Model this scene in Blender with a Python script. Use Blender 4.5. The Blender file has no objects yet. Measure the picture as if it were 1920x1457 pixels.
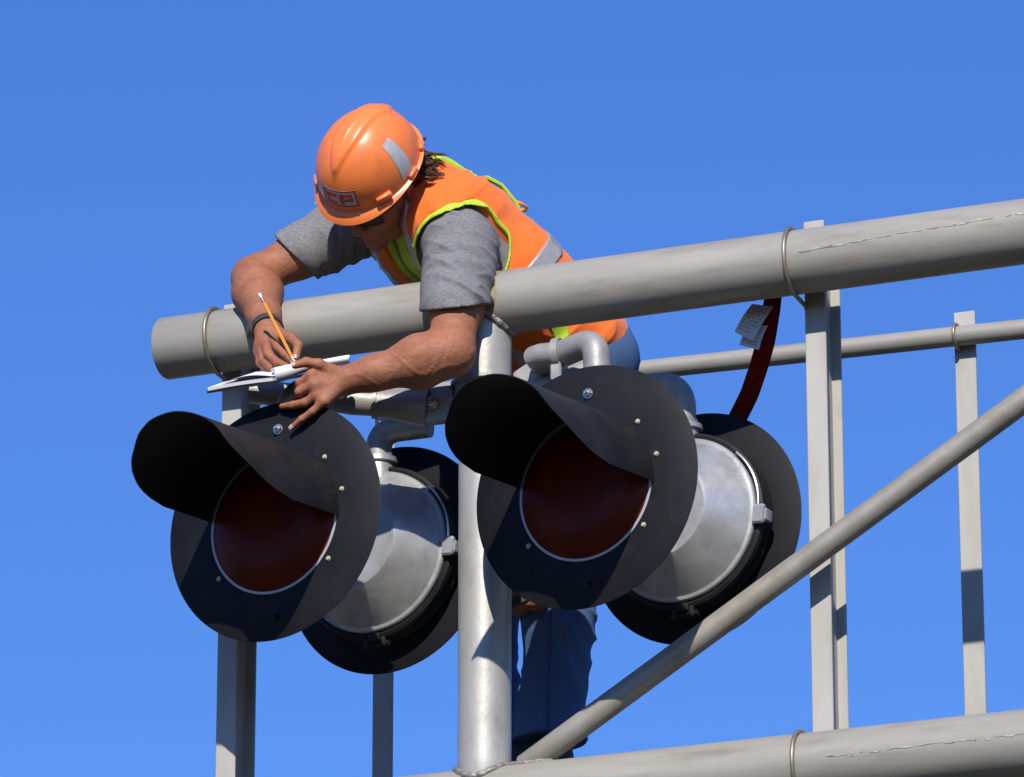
import bpy, math, random
import numpy as np
from mathutils import Vector

scene = bpy.context.scene
R_ = math.radians
random.seed(7)
rng = np.random.default_rng(7)

# ------------------------------------------------------------------ camera
PITCH = R_(20.0); F = 11000.0; DIST = 13.75
CAM = np.array([0.0, 0.0, 1.6])
fw = np.array([0, math.cos(PITCH), math.sin(PITCH)])
rt = np.array([1.0, 0, 0])
up = np.array([0, -math.sin(PITCH), math.cos(PITCH)])
cam_d = bpy.data.cameras.new('camera'); cam = bpy.data.objects.new('camera', cam_d)
scene.collection.objects.link(cam); scene.camera = cam
cam_d.sensor_width = 36; cam_d.lens = 36 * F / 1920
cam_d.clip_start = 0.5; cam_d.clip_end = 6000
cam.location = CAM; cam.rotation_euler = (math.pi / 2 + PITCH, 0, 0)

# ------------------------------------------------------------------ sky and sun
SUN_EL = R_(35.0); SUN_AZ = R_(6.0)           # light travels 6 deg to the right of +Y
world = bpy.data.worlds.new('World'); scene.world = world; world.use_nodes = True
wn = world.node_tree.nodes; wl = world.node_tree.links
bg = wn['Background']; sky = wn.new('ShaderNodeTexSky'); sky.sky_type = 'NISHITA'
sky.sun_disc = False; sky.sun_elevation = SUN_EL; sky.sun_rotation = math.pi + SUN_AZ
sky.altitude = 0; sky.air_density = 1.5; sky.dust_density = 0.0; sky.ozone_density = 10.0
wb = wn.new('ShaderNodeMix'); wb.data_type = 'RGBA'; wb.blend_type = 'MULTIPLY'; wb.inputs['Factor'].default_value = 1; wb.inputs['B'].default_value = (0.53, 0.68, 1.08, 1)
wl.new(sky.outputs[0], wb.inputs['A']); wl.new(wb.outputs['Result'], bg.inputs[0]); bg.inputs[1].default_value = 0.13
sun_d = bpy.data.lights.new('sun', 'SUN'); sun = bpy.data.objects.new('sun', sun_d)
scene.collection.objects.link(sun)
sun_d.energy = 5.0; sun_d.angle = R_(0.53); sun_d.color = (1.0, 0.95, 0.87)
Ldir = Vector((math.sin(SUN_AZ) * math.cos(SUN_EL), math.cos(SUN_AZ) * math.cos(SUN_EL), -math.sin(SUN_EL)))
sun.rotation_euler = Ldir.to_track_quat('-Z', 'Y').to_euler()
sun.location = (-4, -20, 20)
vs = scene.view_settings; vs.view_transform = 'Standard'; vs.look = 'None'
vs.exposure = 0.0; vs.gamma = 1.0; vs.use_curve_mapping = False

scene.cycles.caustics_reflective = False; scene.cycles.caustics_refractive = False

# ------------------------------------------------------------------ frame of the gantry
PHI = R_(21.0)
U = np.array([math.cos(PHI), -math.sin(PHI), 0])        # along the gantry, to the right and nearer
NV = np.array([math.sin(PHI), math.cos(PHI), 0])        # away from the viewer
Z = np.array([0, 0, 1.0])
def ray(px, py): return fw + rt * (px - 960) / F - up * (py - 728.5) / F
P0 = CAM + ray(910, 572) * DIST
def T(px, py, n=0.0):
    d = ray(px, py)
    return CAM + d * (((P0 - CAM) @ NV + n) / (d @ NV))
def at_depth(px, py, dep): return CAM + ray(px, py) * dep
def depth_of(p): return float((np.asarray(p) - CAM) @ fw)
def unit(v): v = np.asarray(v, float); return v / np.linalg.norm(v)

# ------------------------------------------------------------------ object helpers
COL = scene.collection
def thing(name, label, cat, loc, group=None):
    o = bpy.data.objects.new(name, None); COL.objects.link(o)
    o.location = Vector(loc); o.empty_display_size = 0.05
    o['label'] = label; o['category'] = cat
    if group: o['group'] = group
    return o
def tag(o, label, cat, group=None):
    o['label'] = label; o['category'] = cat
    if group: o['group'] = group
    return o
def wloc(o):
    v = np.zeros(3)
    while o is not None: v = v + np.array(o.location); o = o.parent
    return v
def obj(name, data, mat, parent=None, smooth=True, sharp=40, label=None):
    vs_, fs_ = data
    vs_ = np.asarray(vs_, float)
    org = wloc(parent) if parent else vs_.mean(0)
    me = bpy.data.meshes.new(name)
    me.from_pydata((vs_ - org).tolist(), [], [tuple(int(i) for i in f) for f in fs_])
    me.update()
    o = bpy.data.objects.new(name, me); COL.objects.link(o)
    if parent: o.parent = parent
    else: o.location = Vector(org)
    me.materials.append(mat)
    if smooth:
        me.polygons.foreach_set('use_smooth', [True] * len(me.polygons))
        if sharp: me.set_sharp_from_angle(angle=R_(sharp))
    if label: o['label'] = label
    return o
def join(*datas):
    V, Fc, n = [], [], 0
    for v, f in datas:
        v = np.asarray(v, float); V.append(v); Fc += [[i + n for i in q] for q in f]; n += len(v)
    return np.concatenate(V), Fc
def frame(d, ref=(0, 0, 1)):
    d = unit(d); a = np.cross(d, ref)
    if np.linalg.norm(a) < 1e-3: a = np.cross(d, (1, 0, 0))
    a = unit(a); return a, np.cross(a, d)
def tube(pts, r, seg=20, cap=True, closed=False, wob=0):
    pts = [np.asarray(p, float) for p in pts]; n = len(pts)
    rs = r if hasattr(r, '__len__') else [r] * n
    V, Fc = [], []; a = None
    for i, p in enumerate(pts):
        if closed: t = unit(pts[(i + 1) % n] - pts[i - 1])
        else: t = unit(pts[min(i + 1, n - 1)] - pts[max(i - 1, 0)])
        if a is None: a, b = frame(t)
        else:
            a = unit(a - t * (a @ t)); b = np.cross(a, t)
        for k in range(seg):
            q = 2 * math.pi * k / seg; rr = rs[i] * (1 + (random.uniform(-wob, wob) if wob else 0))
            V.append(p + (a * math.cos(q) + b * math.sin(q)) * rr)
    m = n if closed else n - 1
    for i in range(m):
        for k in range(seg):
            j = (i + 1) % n; l = (k + 1) % seg
            Fc.append([i * seg + k, j * seg + k, j * seg + l, i * seg + l])
    if cap and not closed:
        Fc.append(list(range(seg))); Fc.append([(n - 1) * seg + k for k in range(seg)][::-1])
    return np.array(V), Fc
def arc_path(pts, rad, k=7):
    pts = [np.asarray(p, float) for p in pts]; out = [pts[0]]
    for i in range(1, len(pts) - 1):
        a, b, c = pts[i - 1], pts[i], pts[i + 1]
        r = min(rad, 0.48 * np.linalg.norm(a - b), 0.48 * np.linalg.norm(c - b))
        p, q = b + unit(a - b) * r, b + unit(c - b) * r
        for j in range(k + 1):
            t = j / k; out.append(p * (1 - t) ** 2 + b * 2 * t * (1 - t) + q * t * t)
    out.append(pts[-1]); return out
def box(c, ax, ay, az, sx, sy, sz, bev=0.0):
    c = np.asarray(c, float); V, Fc = [], []
    if bev <= 0:
        for i in (-1, 1):
            for j in (-1, 1):
                for k in (-1, 1): V.append(c + ax * i * sx / 2 + ay * j * sy / 2 + az * k * sz / 2)
        return np.array(V), [[0, 1, 3, 2], [4, 6, 7, 5], [0, 4, 5, 1], [2, 3, 7, 6], [0, 2, 6, 4], [1, 5, 7, 3]]
    # chamfered along the z edges and the ends
    prof = []
    hx, hy = sx / 2, sy / 2
    for (x, y) in ((-hx + bev, -hy), (hx - bev, -hy), (hx, -hy + bev), (hx, hy - bev), (hx - bev, hy), (-hx + bev, hy), (-hx, hy - bev), (-hx, -hy + bev)):
        prof.append((x, y))
    for zi, sc in ((-sz / 2, 1 - bev / max(hx, hy)), (-sz / 2 + bev, 1), (sz / 2 - bev, 1), (sz / 2, 1 - bev / max(hx, hy))):
        for x, y in prof: V.append(c + ax * x * sc + ay * y * sc + az * zi)
    for i in range(3):
        for k in range(8): Fc.append([i * 8 + k, i * 8 + (k + 1) % 8, (i + 1) * 8 + (k + 1) % 8, (i + 1) * 8 + k])
    Fc.append(list(range(8))[::-1]); Fc.append([24 + k for k in range(8)])
    return np.array(V), Fc
def lathe(c, axis, prof, seg=64, ref=(0, 0, 1), close=False):
    # prof: (radius, distance along axis)
    a, b = frame(axis, ref); d = unit(axis); c = np.asarray(c, float); V, Fc = [], []
    for r, h in prof:
        for k in range(seg):
            q = 2 * math.pi * k / seg; V.append(c + d * h + (a * math.cos(q) + b * math.sin(q)) * max(r, 1e-5))
    m = len(prof)
    for i in range(m if close else m - 1):
        j = (i + 1) % m
        for k in range(seg):
            l = (k + 1) % seg; Fc.append([i * seg + k, i * seg + l, j * seg + l, j * seg + k])
    return np.array(V), Fc
def grid_faces(nu, nv, wrap=False):
    Fc = []
    for i in range(nu - 1):
        for j in range(nv if wrap else nv - 1):
            k = (j + 1) % nv; Fc.append([i * nv + j, i * nv + k, (i + 1) * nv + k, (i + 1) * nv + j])
    return Fc
def sheet(P, th, wrap=False):
    # P: (nu, nv, 3) grid, given thickness th along its normals -> closed slab
    P = np.asarray(P, float); nu, nv, _ = P.shape
    du = np.gradient(P, axis=0)
    dv = (np.roll(P, -1, 1) - np.roll(P, 1, 1)) if wrap else np.gradient(P, axis=1)
    n = np.cross(du, dv); n /= np.linalg.norm(n, axis=2, keepdims=True) + 1e-12
    A = (P + n * th / 2).reshape(-1, 3); B = (P - n * th / 2).reshape(-1, 3); m = nu * nv
    f = grid_faces(nu, nv, wrap); Fc = [q for q in f] + [[i + m for i in q][::-1] for q in f]
    for i in ((0, nu - 1)):
        for j in range(nv if wrap else nv - 1):
            k = (j + 1) % nv; q = [i * nv + j, i * nv + k, m + i * nv + k, m + i * nv + j]; Fc.append(q if i == 0 else q[::-1])
    if not wrap:
        for j in (0, nv - 1):
            for i in range(nu - 1):
                q = [i * nv + j, (i + 1) * nv + j, m + (i + 1) * nv + j, m + i * nv + j]; Fc.append(q)
    return np.concatenate([A, B]), Fc

# ------------------------------------------------------------------ materials
def mat(name, col, rough=0.5, metal=0.0, col2=None, nscale=8.0, stretch=(1, 1, 1), bump=0.0, bscale=60.0,
        spec=0.5, coat=0.0, dirt=None, dirt_scale=3.0, dirt_amt=0.3, rough_var=0.0, sheen=0.0, trans=0.0, subsurf=0.0, bstretch=None, nlo=0.35, nhi=0.65):
    m = bpy.data.materials.new(name); m.use_nodes = True
    nt = m.node_tree; N = nt.nodes; L = nt.links; b = N['Principled BSDF']
    b.inputs['Base Color'].default_value = (*col, 1); b.inputs['Roughness'].default_value = rough
    b.inputs['Metallic'].default_value = metal; b.inputs['Specular IOR Level'].default_value = spec
    b.inputs['Coat Weight'].default_value = coat; b.inputs['Sheen Weight'].default_value = sheen
    b.inputs['Transmission Weight'].default_value = trans
    if subsurf:
        b.inputs['Subsurface Weight'].default_value = subsurf
        b.inputs['Subsurface Radius'].default_value = (0.012, 0.005, 0.003); b.inputs['Subsurface Scale'].default_value = 0.6
    tc = N.new('ShaderNodeTexCoord'); rot = N.new('ShaderNodeMapping'); rot.inputs['Rotation'].default_value = (0, 0, PHI)
    geo = N.new('ShaderNodeNewGeometry'); L.new(geo.outputs['Position'], rot.inputs[0])
    def noise(scale, st=(1, 1, 1), det=6):
        mp = N.new('ShaderNodeMapping'); mp.inputs['Scale'].default_value = st; L.new(rot.outputs[0], mp.inputs[0])
        t = N.new('ShaderNodeTexNoise'); t.inputs['Scale'].default_value = scale; t.inputs['Detail'].default_value = det
        t.inputs['Roughness'].default_value = 0.6; L.new(mp.outputs[0], t.inputs['Vector']); return t.outputs['Fac']
    def ramp(src, lo, hi):
        r = N.new('ShaderNodeMapRange'); r.inputs['From Min'].default_value = lo; r.inputs['From Max'].default_value = hi
        L.new(src, r.inputs['Value']); return r.outputs['Result']
    cur = None
    if col2 is not None:
        mx = N.new('ShaderNodeMix'); mx.data_type = 'RGBA'; mx.inputs['A'].default_value = (*col, 1); mx.inputs['B'].default_value = (*col2, 1)
        L.new(ramp(noise(nscale, stretch), nlo, nhi), mx.inputs['Factor']); cur = mx.outputs['Result']
    if dirt is not None:
        mx = N.new('ShaderNodeMix'); mx.data_type = 'RGBA'; mx.inputs['B'].default_value = (*dirt, 1)
        if cur: L.new(cur, mx.inputs['A'])
        else: mx.inputs['A'].default_value = (*col, 1)
        rr = N.new('ShaderNodeMath'); rr.operation = 'MULTIPLY'; rr.inputs[1].default_value = dirt_amt
        L.new(ramp(noise(dirt_scale, stretch, 10), 0.52, 0.72), rr.inputs[0]); L.new(rr.outputs[0], mx.inputs['Factor']); cur = mx.outputs['Result']
    if cur: L.new(cur, b.inputs['Base Color'])
    if rough_var:
        r = N.new('ShaderNodeMapRange'); r.inputs['To Min'].default_value = rough - rough_var; r.inputs['To Max'].default_value = rough + rough_var
        L.new(noise(nscale * 2.3, stretch), r.inputs['Value']); L.new(r.outputs[0], b.inputs['Roughness'])
    if bump:
        bp = N.new('ShaderNodeBump'); bp.inputs['Strength'].default_value = bump; bp.inputs['Distance'].default_value = 0.004
        L.new(noise(bscale, bstretch or (1, 1, 1)), bp.inputs['Height']); L.new(bp.outputs[0], b.inputs['Normal'])
    return m
M = {}
M['pipe'] = mat('galvanised_pipe', (0.285, 0.265, 0.222), 0.52, 0.12, (0.385, 0.365, 0.318), 9, (0.3, 1.5, 1.5), 0.12, 80, spec=0.35, dirt=(0.16, 0.125, 0.080), dirt_scale=17, dirt_amt=0.38, rough_var=0.12, nlo=.28, nhi=.74)
M['tube'] = mat('aluminium_tube', (0.40, 0.385, 0.345), 0.48, 0.3, (0.49, 0.475, 0.43), 9, (1, 1, .5), 0.14, 80, dirt=(0.24, 0.205, 0.14), dirt_scale=12, dirt_amt=0.5, rough_var=0.1)
M['brace'] = mat('weathered_brace', (0.28, 0.255, 0.21), 0.5, 0.2, (0.36, 0.335, 0.285), 9, bump=0.14, dirt=(0.20, 0.14, 0.075), dirt_scale=7, dirt_amt=0.5)
M['beam'] = mat('aluminium_beam', (0.40, 0.38, 0.33), 0.65, 0.05, (0.455, 0.435, 0.385), 12, (1, 1, .3), 0.08, 60, spec=.3, dirt=(0.28, 0.25, 0.19), dirt_scale=14, dirt_amt=0.45)
M['ubolt'] = mat('dull_u_bolt', (0.36, 0.32, 0.25), 0.45, 0.6, (0.27, 0.22, 0.15), 50)
M['bolt'] = mat('zinc_bolt', (0.62, 0.60, 0.55), 0.28, 0.9, (0.5, 0.46, 0.38), 60)
M['brass'] = mat('yellow_zinc_screw', (0.50, 0.46, 0.30), 0.55, 0.1)
M['weld'] = mat('weld_metal', (0.34, 0.32, 0.28), 0.5, 0.4, (0.2, 0.18, 0.15), 80, bump=0.8, bscale=110)
M['rust'] = mat('rust_stain', (0.34, 0.24, 0.09), 0.75, 0.1, (0.36, 0.33, 0.27), 40, nlo=.4, nhi=.75)
M['flake'] = mat('peeling_paint', (0.56, 0.53, 0.45), 0.7, 0, (0.19, 0.17, 0.14), 45)
M['black'] = mat('matt_black_paint', (0.0085, 0.009, 0.0115), 0.55, 0, (0.013, 0.013, 0.015), 6, bump=0.05, bscale=160, spec=0.16, dirt=(0.030, 0.030, 0.033), dirt_scale=26, dirt_amt=0.25, rough_var=0.1)
M['visor'] = mat('black_visor_paint', (0.011, 0.011, 0.012), 0.5, 0, (0.020, 0.019, 0.019), 14, bump=0.06, bscale=220, spec=0.3)
M['cast'] = mat('cast_aluminium', (0.44, 0.44, 0.435), 0.38, 0.5, (0.57, 0.57, 0.56), 14, bump=0.10, bscale=180, dirt=(0.25, 0.24, 0.22), dirt_scale=20, dirt_amt=0.5, rough_var=0.12)
M['elbow'] = mat('cast_conduit', (0.31, 0.30, 0.27), 0.48, 0.25, (0.38, 0.365, 0.335), 30, bump=0.22, bscale=200, dirt=(.2, .175, .135), dirt_scale=16, dirt_amt=.4)
M['rim'] = mat('lens_rim', (0.42, 0.43, 0.45), 0.45, 0.3)
M['lens'] = mat('red_lens', (0.105, 0.009, 0.0035), 0.34, 0, (0.155, 0.017, 0.006), 16, bump=0.10, bscale=260, spec=0.14)
M['skin'] = mat('tanned_skin', (0.40, 0.165, 0.088), 0.6, 0, (0.27, 0.098, 0.050), 20, (1, 1, 1.6), bump=0.5, bscale=110, spec=0.28, subsurf=0.08, dirt=(0.20, 0.065, 0.035), dirt_scale=70, dirt_amt=0.6, nlo=.3, nhi=.75)
M['nail'] = mat('fingernail', (0.60, 0.36, 0.28), 0.3)
M['shirt'] = mat('heather_grey_cotton', (0.165, 0.160, 0.163), 0.95, 0, (0.26, 0.254, 0.255), 240, (.35, 1, 1.2), 0.35, 420, spec=0.1)
M['vest'] = mat('hi_vis_orange', (0.90, 0.16, 0.022), 0.8, 0, (0.96, 0.20, 0.03), 14, bump=0.3, bscale=240, spec=0.2, sheen=0.2)
M['lime'] = mat('hi_vis_lime', (0.52, 0.72, 0.05), 0.75, 0, (0.44, 0.62, 0.05), 30, bump=0.3, bscale=300, spec=0.2)
M['silver'] = mat('reflective_tape', (0.36, 0.35, 0.33), 0.45, 0.3, (0.42, 0.40, 0.38), 40, bump=0.1, bscale=400)
M['denim'] = mat('blue_denim', (0.070, 0.135, 0.285), 0.9, 0, (0.105, 0.18, 0.34), 260, bump=0.3, bscale=420, spec=0.1)
M['helmet'] = mat('orange_hard_hat', (0.93, 0.235, 0.055), 0.34, 0, (0.90, 0.21, 0.048), 12, bump=0.05, bscale=60, spec=0.5, dirt=(0.50, 0.17, 0.07), dirt_scale=24, dirt_amt=0.45, rough_var=0.08)
M['sticker'] = mat('sticker_white', (0.62, 0.58, 0.56), 0.5, 0, (0.5, 0.42, 0.38), 70)
M['red'] = mat('sticker_red', (0.50, 0.03, 0.04), 0.5, 0, (0.55, 0.10, 0.08), 80)
M['tape'] = mat('grey_reflective_strip', (0.45, 0.46, 0.46), 0.5, 0.2, (0.55, 0.55, 0.54), 50)
M['hair'] = mat('brown_hair', (0.085, 0.042, 0.023), 0.55, 0, (0.16, 0.085, 0.05), 50, spec=0.3)
M['web'] = mat('black_webbing', (0.03, 0.03, 0.032), 0.8, 0, (0.05, 0.05, 0.05), 120, bump=0.3, bscale=400)
M['redweb'] = mat('red_webbing', (0.16, 0.008, 0.006), 0.9, 0, (0.20, 0.011, 0.008), 80, bump=0.35, bscale=420, spec=0.1)
M['paper'] = mat('paper', (0.80, 0.80, 0.80), 0.8)
M['cover'] = mat('black_card', (0.02, 0.022, 0.024), 0.5)
M['pencil'] = mat('pencil_paint', (0.90, 0.34, 0.05), 0.4)
M['glass'] = mat('dark_glass', (0.012, 0.011, 0.011), 0.35, 0, spec=0.25)
M['leather'] = mat('tan_leather', (0.36, 0.13, 0.05), 0.7, 0, (0.26, 0.09, 0.035), 40, bump=0.4, bscale=120)
M['boot'] = mat('black_boot', (0.02, 0.018, 0.017), 0.6)
M['ground'] = mat('dry_ground', (0.085, 0.072, 0.048), 0.95, 0, (0.06, 0.058, 0.034), 0.6, bump=0.5, bscale=20)
M['eye'] = mat('eye', (0.12, 0.09, 0.08), 0.2)

# ------------------------------------------------------------------ ground
g = obj('ground', (np.array([[-3000, -3000, 0], [3000, -3000, 0], [3000, 3000, 0], [-3000, 3000, 0.0]]), [[0, 1, 2, 3]]), M['ground'], smooth=False)
g['kind'] = 'structure'

# ------------------------------------------------------------------ gantry
TOPZ = P0[2]
def on_axis(px, py_guess, z, n=0.0):
    """point of the horizontal line (height z, depth n) that shows at image column px"""
    lo, hi = py_guess - 400, py_guess + 400
    for _ in range(50):
        mid = (lo + hi) / 2
        if T(px, mid, n)[2] > z: lo = mid
        else: hi = mid
    return T(px, (lo + hi) / 2, n)
R_TOP, R_V, R_D = 0.0745, 0.0615, 0.0285
top_l = on_axis(306, 655, TOPZ); top_r = on_axis(1920, 440, TOPZ) + U * 1.8
BOTZ = T(1920, 1396, 0)[2]
bot_l = on_axis(906, 1500, BOTZ) - U * 0.65; bot_r = on_axis(1920, 1396, BOTZ) + U * 1.8
VP_ = P0.copy()
gantry = thing('signal_gantry', 'welded grey gantry truss, two thick horizontal pipes joined by a vertical tube', 'gantry', [P0[0], P0[1], BOTZ - 0.1])
def long_pipe(a, b, r, seg=48, n=14):
    k = np.linspace(0, 1, n); pts = [a + (b - a) * t for t in k]
    d = unit(b - a); e = 0.006
    pts = [a, a + d * e] + pts[1:-1] + [b - d * e, b]
    rs = [r - e * .7, r] + [r] * (n - 2) + [r, r - e * .7]
    return tube(pts, rs, seg)
obj('top_chord', long_pipe(top_l, top_r, R_TOP), M['pipe'], gantry)
obj('bottom_chord', long_pipe(bot_l, bot_r, R_TOP + 0.003), M['pipe'], gantry)
vbot = np.array([VP_[0], VP_[1], BOTZ])
obj('vertical_tube', long_pipe(vbot, VP_, R_V), M['tube'], gantry)
d0 = T(1000, 1426, 0.0); d1 = T(1920, 750, 0.0)
obj('diagonal_brace', long_pipe(d0 - unit(d1 - d0) * 0.03, d1 + (d1 - d0) * 1.1, R_D, 28), M['brace'], gantry)
def weld_saddle(zc, sgn, rb, rv=R_V):
    pts = []; n = 110
    for i in range(n):
        q = 2 * math.pi * i / n; rr = rv + 0.003
        x, y = rr * math.cos(q), rr * math.sin(q)
        pts.append(np.array([VP_[0], VP_[1], zc]) + U * x + NV * y + Z * sgn * math.sqrt(max(rb * rb - y * y, 1e-6)))
    rs = [0.0088 + 0.0006 * math.sin(i * 1.1) + random.uniform(-.0005, .0005) for i in range(n)]
    return tube(pts, rs, 14, closed=True, wob=0.07)
obj('weld_bead', weld_saddle(TOPZ, -1, R_TOP), M['weld'], gantry)
obj('weld_bead', weld_saddle(BOTZ, 1, R_TOP + .003), M['weld'], gantry)
def brace_weld():
    dd = unit(d1 - d0); pts = []
    a = np.cross(dd, NV); a = unit(a)
    for i in range(60):
        q = 2 * math.pi * i / 60; y = (R_D + .002) * math.sin(q); off = a * (R_D + .002) * math.cos(q) + NV * y
        h = math.sqrt((R_TOP + .003) ** 2 - y * y)
        p = d0 + off; t = (BOTZ + h - p[2]) / dd[2]; pts.append(p + dd * t)
    return tube(pts, 0.0065, 8, closed=True, wob=0.2)
obj('weld_bead', brace_weld(), M['weld'], gantry)
# rust ring left by a clamp, seam flakes along both chords
sx = on_axis(946, 570, TOPZ)
k = []
for t in (-.004, .004): k.append([sx + U * (t + .0025 * math.sin(q * 3) + .0018 * math.sin(7 * q)) + (Z * math.cos(q) + NV * math.sin(q)) * (R_TOP + .0007) for q in np.linspace(0, 2 * math.pi, 90, endpoint=False)])
obj('rust_ring', sheet(np.array(k), 0.0006, wrap=True), M['rust'], gantry)
def flakes(c0, r, s0, s1, ang0, ang1, cnt):
    out = []
    for _ in range(cnt):
        s = random.uniform(s0, s1); w = (s - s0) / (s1 - s0)
        q0 = ang0 + (ang1 - ang0) * w + random.gauss(0, .018); ln = random.uniform(.006, .04) * (1.4 if random.random() < .2 else .8)
        hw = random.uniform(.0005, .0020); pts = []
        nn = 6
        for sd in (0, 1):
            row = []
            for i in range(nn):
                t = i / (nn - 1); wv = hw * (math.sin(math.pi * t) * .8 + .15) * random.uniform(.6, 1.3)
                q = q0 + (wv if sd else -wv) / r; row.append(c0 + U * (s + ln * t) + (Z * math.cos(q) - NV * math.sin(q)) * (r + .0007))
            pts.append(row)
        out.append(sheet(np.array(pts), .0008))
    return join(*out)
fl = obj('peeling_paint', flakes(on_axis(1487, 490, TOPZ), R_TOP, .03, .62, R_(93), R_(77), 38), M['flake'], gantry, smooth=False)
fl['kind'] = 'stuff'
fl = obj('peeling_paint', flakes(on_axis(1500, 1430, BOTZ), R_TOP + .003, .06, .55, R_(92), R_(90), 26), M['flake'], gantry, smooth=False)
fl['kind'] = 'stuff'

# ------------------------------------------------------------------ I-beam posts clamped behind the chords
def u_bolt(c, r, rb, back, along, parent, mtl='ubolt'):
    pts = []
    for z_ in (1,):
        pts.append(c + Z * (r + rb) + NV * back)
        for i in range(25):
            q = math.pi / 2 - math.pi * i / 24
            pts.append(c + Z * (r + rb) * math.sin(q) - NV * (r + rb) * math.cos(q))
        pts.append(c - Z * (r + rb) + NV * back)
    o = obj('u_bolt', tube(pts, rb, 12), M[mtl], parent)
    for sg in (1, -1):
        obj('nut', lathe(c + Z * sg * (r + rb) + NV * (back - .008), NV, [(0.0, -.004), (rb * 1.9, -.004), (rb * 1.9, .006), (0, .006)], 6), M[mtl], o, smooth=False)
def beam_post(px_top, py_top, px_c, label, zb):
    base = on_axis(px_c, 600, TOPZ)                       # on the chord axis, at the post's middle
    c = base + NV * (R_TOP + 0.003)
    ztop = T(px_top, py_top, R_TOP)[2]
    fwid, dep, th = 0.050, 0.118, 0.007
    t = thing('support_post', label, 'post', [c[0], c[1], zb], 'upright beams clamped behind the gantry pipes')
    h = ztop - zb; mid = np.array([c[0], c[1], (ztop + zb) / 2])
    obj('flange', box(mid + NV * th / 2, U, NV, Z, fwid, th, h, .0018), M['beam'], t, sharp=30)
    obj('flange', box(mid + NV * (dep - th / 2), U, NV, Z, fwid, th, h, .0018), M['beam'], t, sharp=30)
    obj('web', box(mid + NV * dep / 2, U, NV, Z, .005, dep - 2 * th - .0006, h - .002), M['beam'], t, smooth=False)
    u_bolt(base - U * (.022 if px_c > 1000 else .004), R_TOP, .0052, R_TOP + .03, U, t)
    if px_c > 1000:
        bb = base.copy(); bb[2] = BOTZ
        u_bolt(bb - U * .022, R_TOP + .003, .0052, R_TOP + .03, U, t)
    return t
beam_post(1520, 414, 1507, 'grey I-beam post clamped behind the pipes at the right, beside the red strap', BOTZ - .35)
beam_post(430, 570, 411, 'grey I-beam post behind the left warning light, under the free pipe end', BOTZ - .35)

# ------------------------------------------------------------------ guard rail behind
NR = 0.80
rail_p = T(1700, 641, NR); RAILZ = rail_p[2]
rz = RAILZ
rail = thing('guard_rail', 'thin grey handrail on flat bar posts running behind the worker', 'railing', [rail_p[0], rail_p[1], BOTZ - .4])
ra = T(706, 748, NR); rb_ = T(1920, 617, NR)
obj('handrail', long_pipe(ra, rb_ + unit(rb_ - ra) * 1.6, 0.0245, 24), M['pipe'], rail)
def rail_post(px, py, ptop, zb):
    c = T(px, py, NR) + NV * (.0245 + .002); zt = T(px, ptop, NR + .03)[2]
    p = obj('rail_post', box(np.array([c[0], c[1], (zt + zb) / 2]) + NV * .004, U, NV, Z, .053, .008, zt - zb, .0015), M['beam'], rail, sharp=30)
    leg = obj('rail_post', box(np.array([c[0], c[1], (zt + zb) / 2 - .2]) + NV * .030 - U * .0225, U, NV, Z, .006, .043, zt - zb - .4, .001), M['beam'], rail, sharp=30)
    c2 = T(px, py, NR) - U * .012
    u_bolt(c2, .0245, .0045, .045, U, rail)
rail_post(1803, 629, 586, BOTZ - .4)
rail_post(714, 747, 700, BOTZ - .4)

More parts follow.
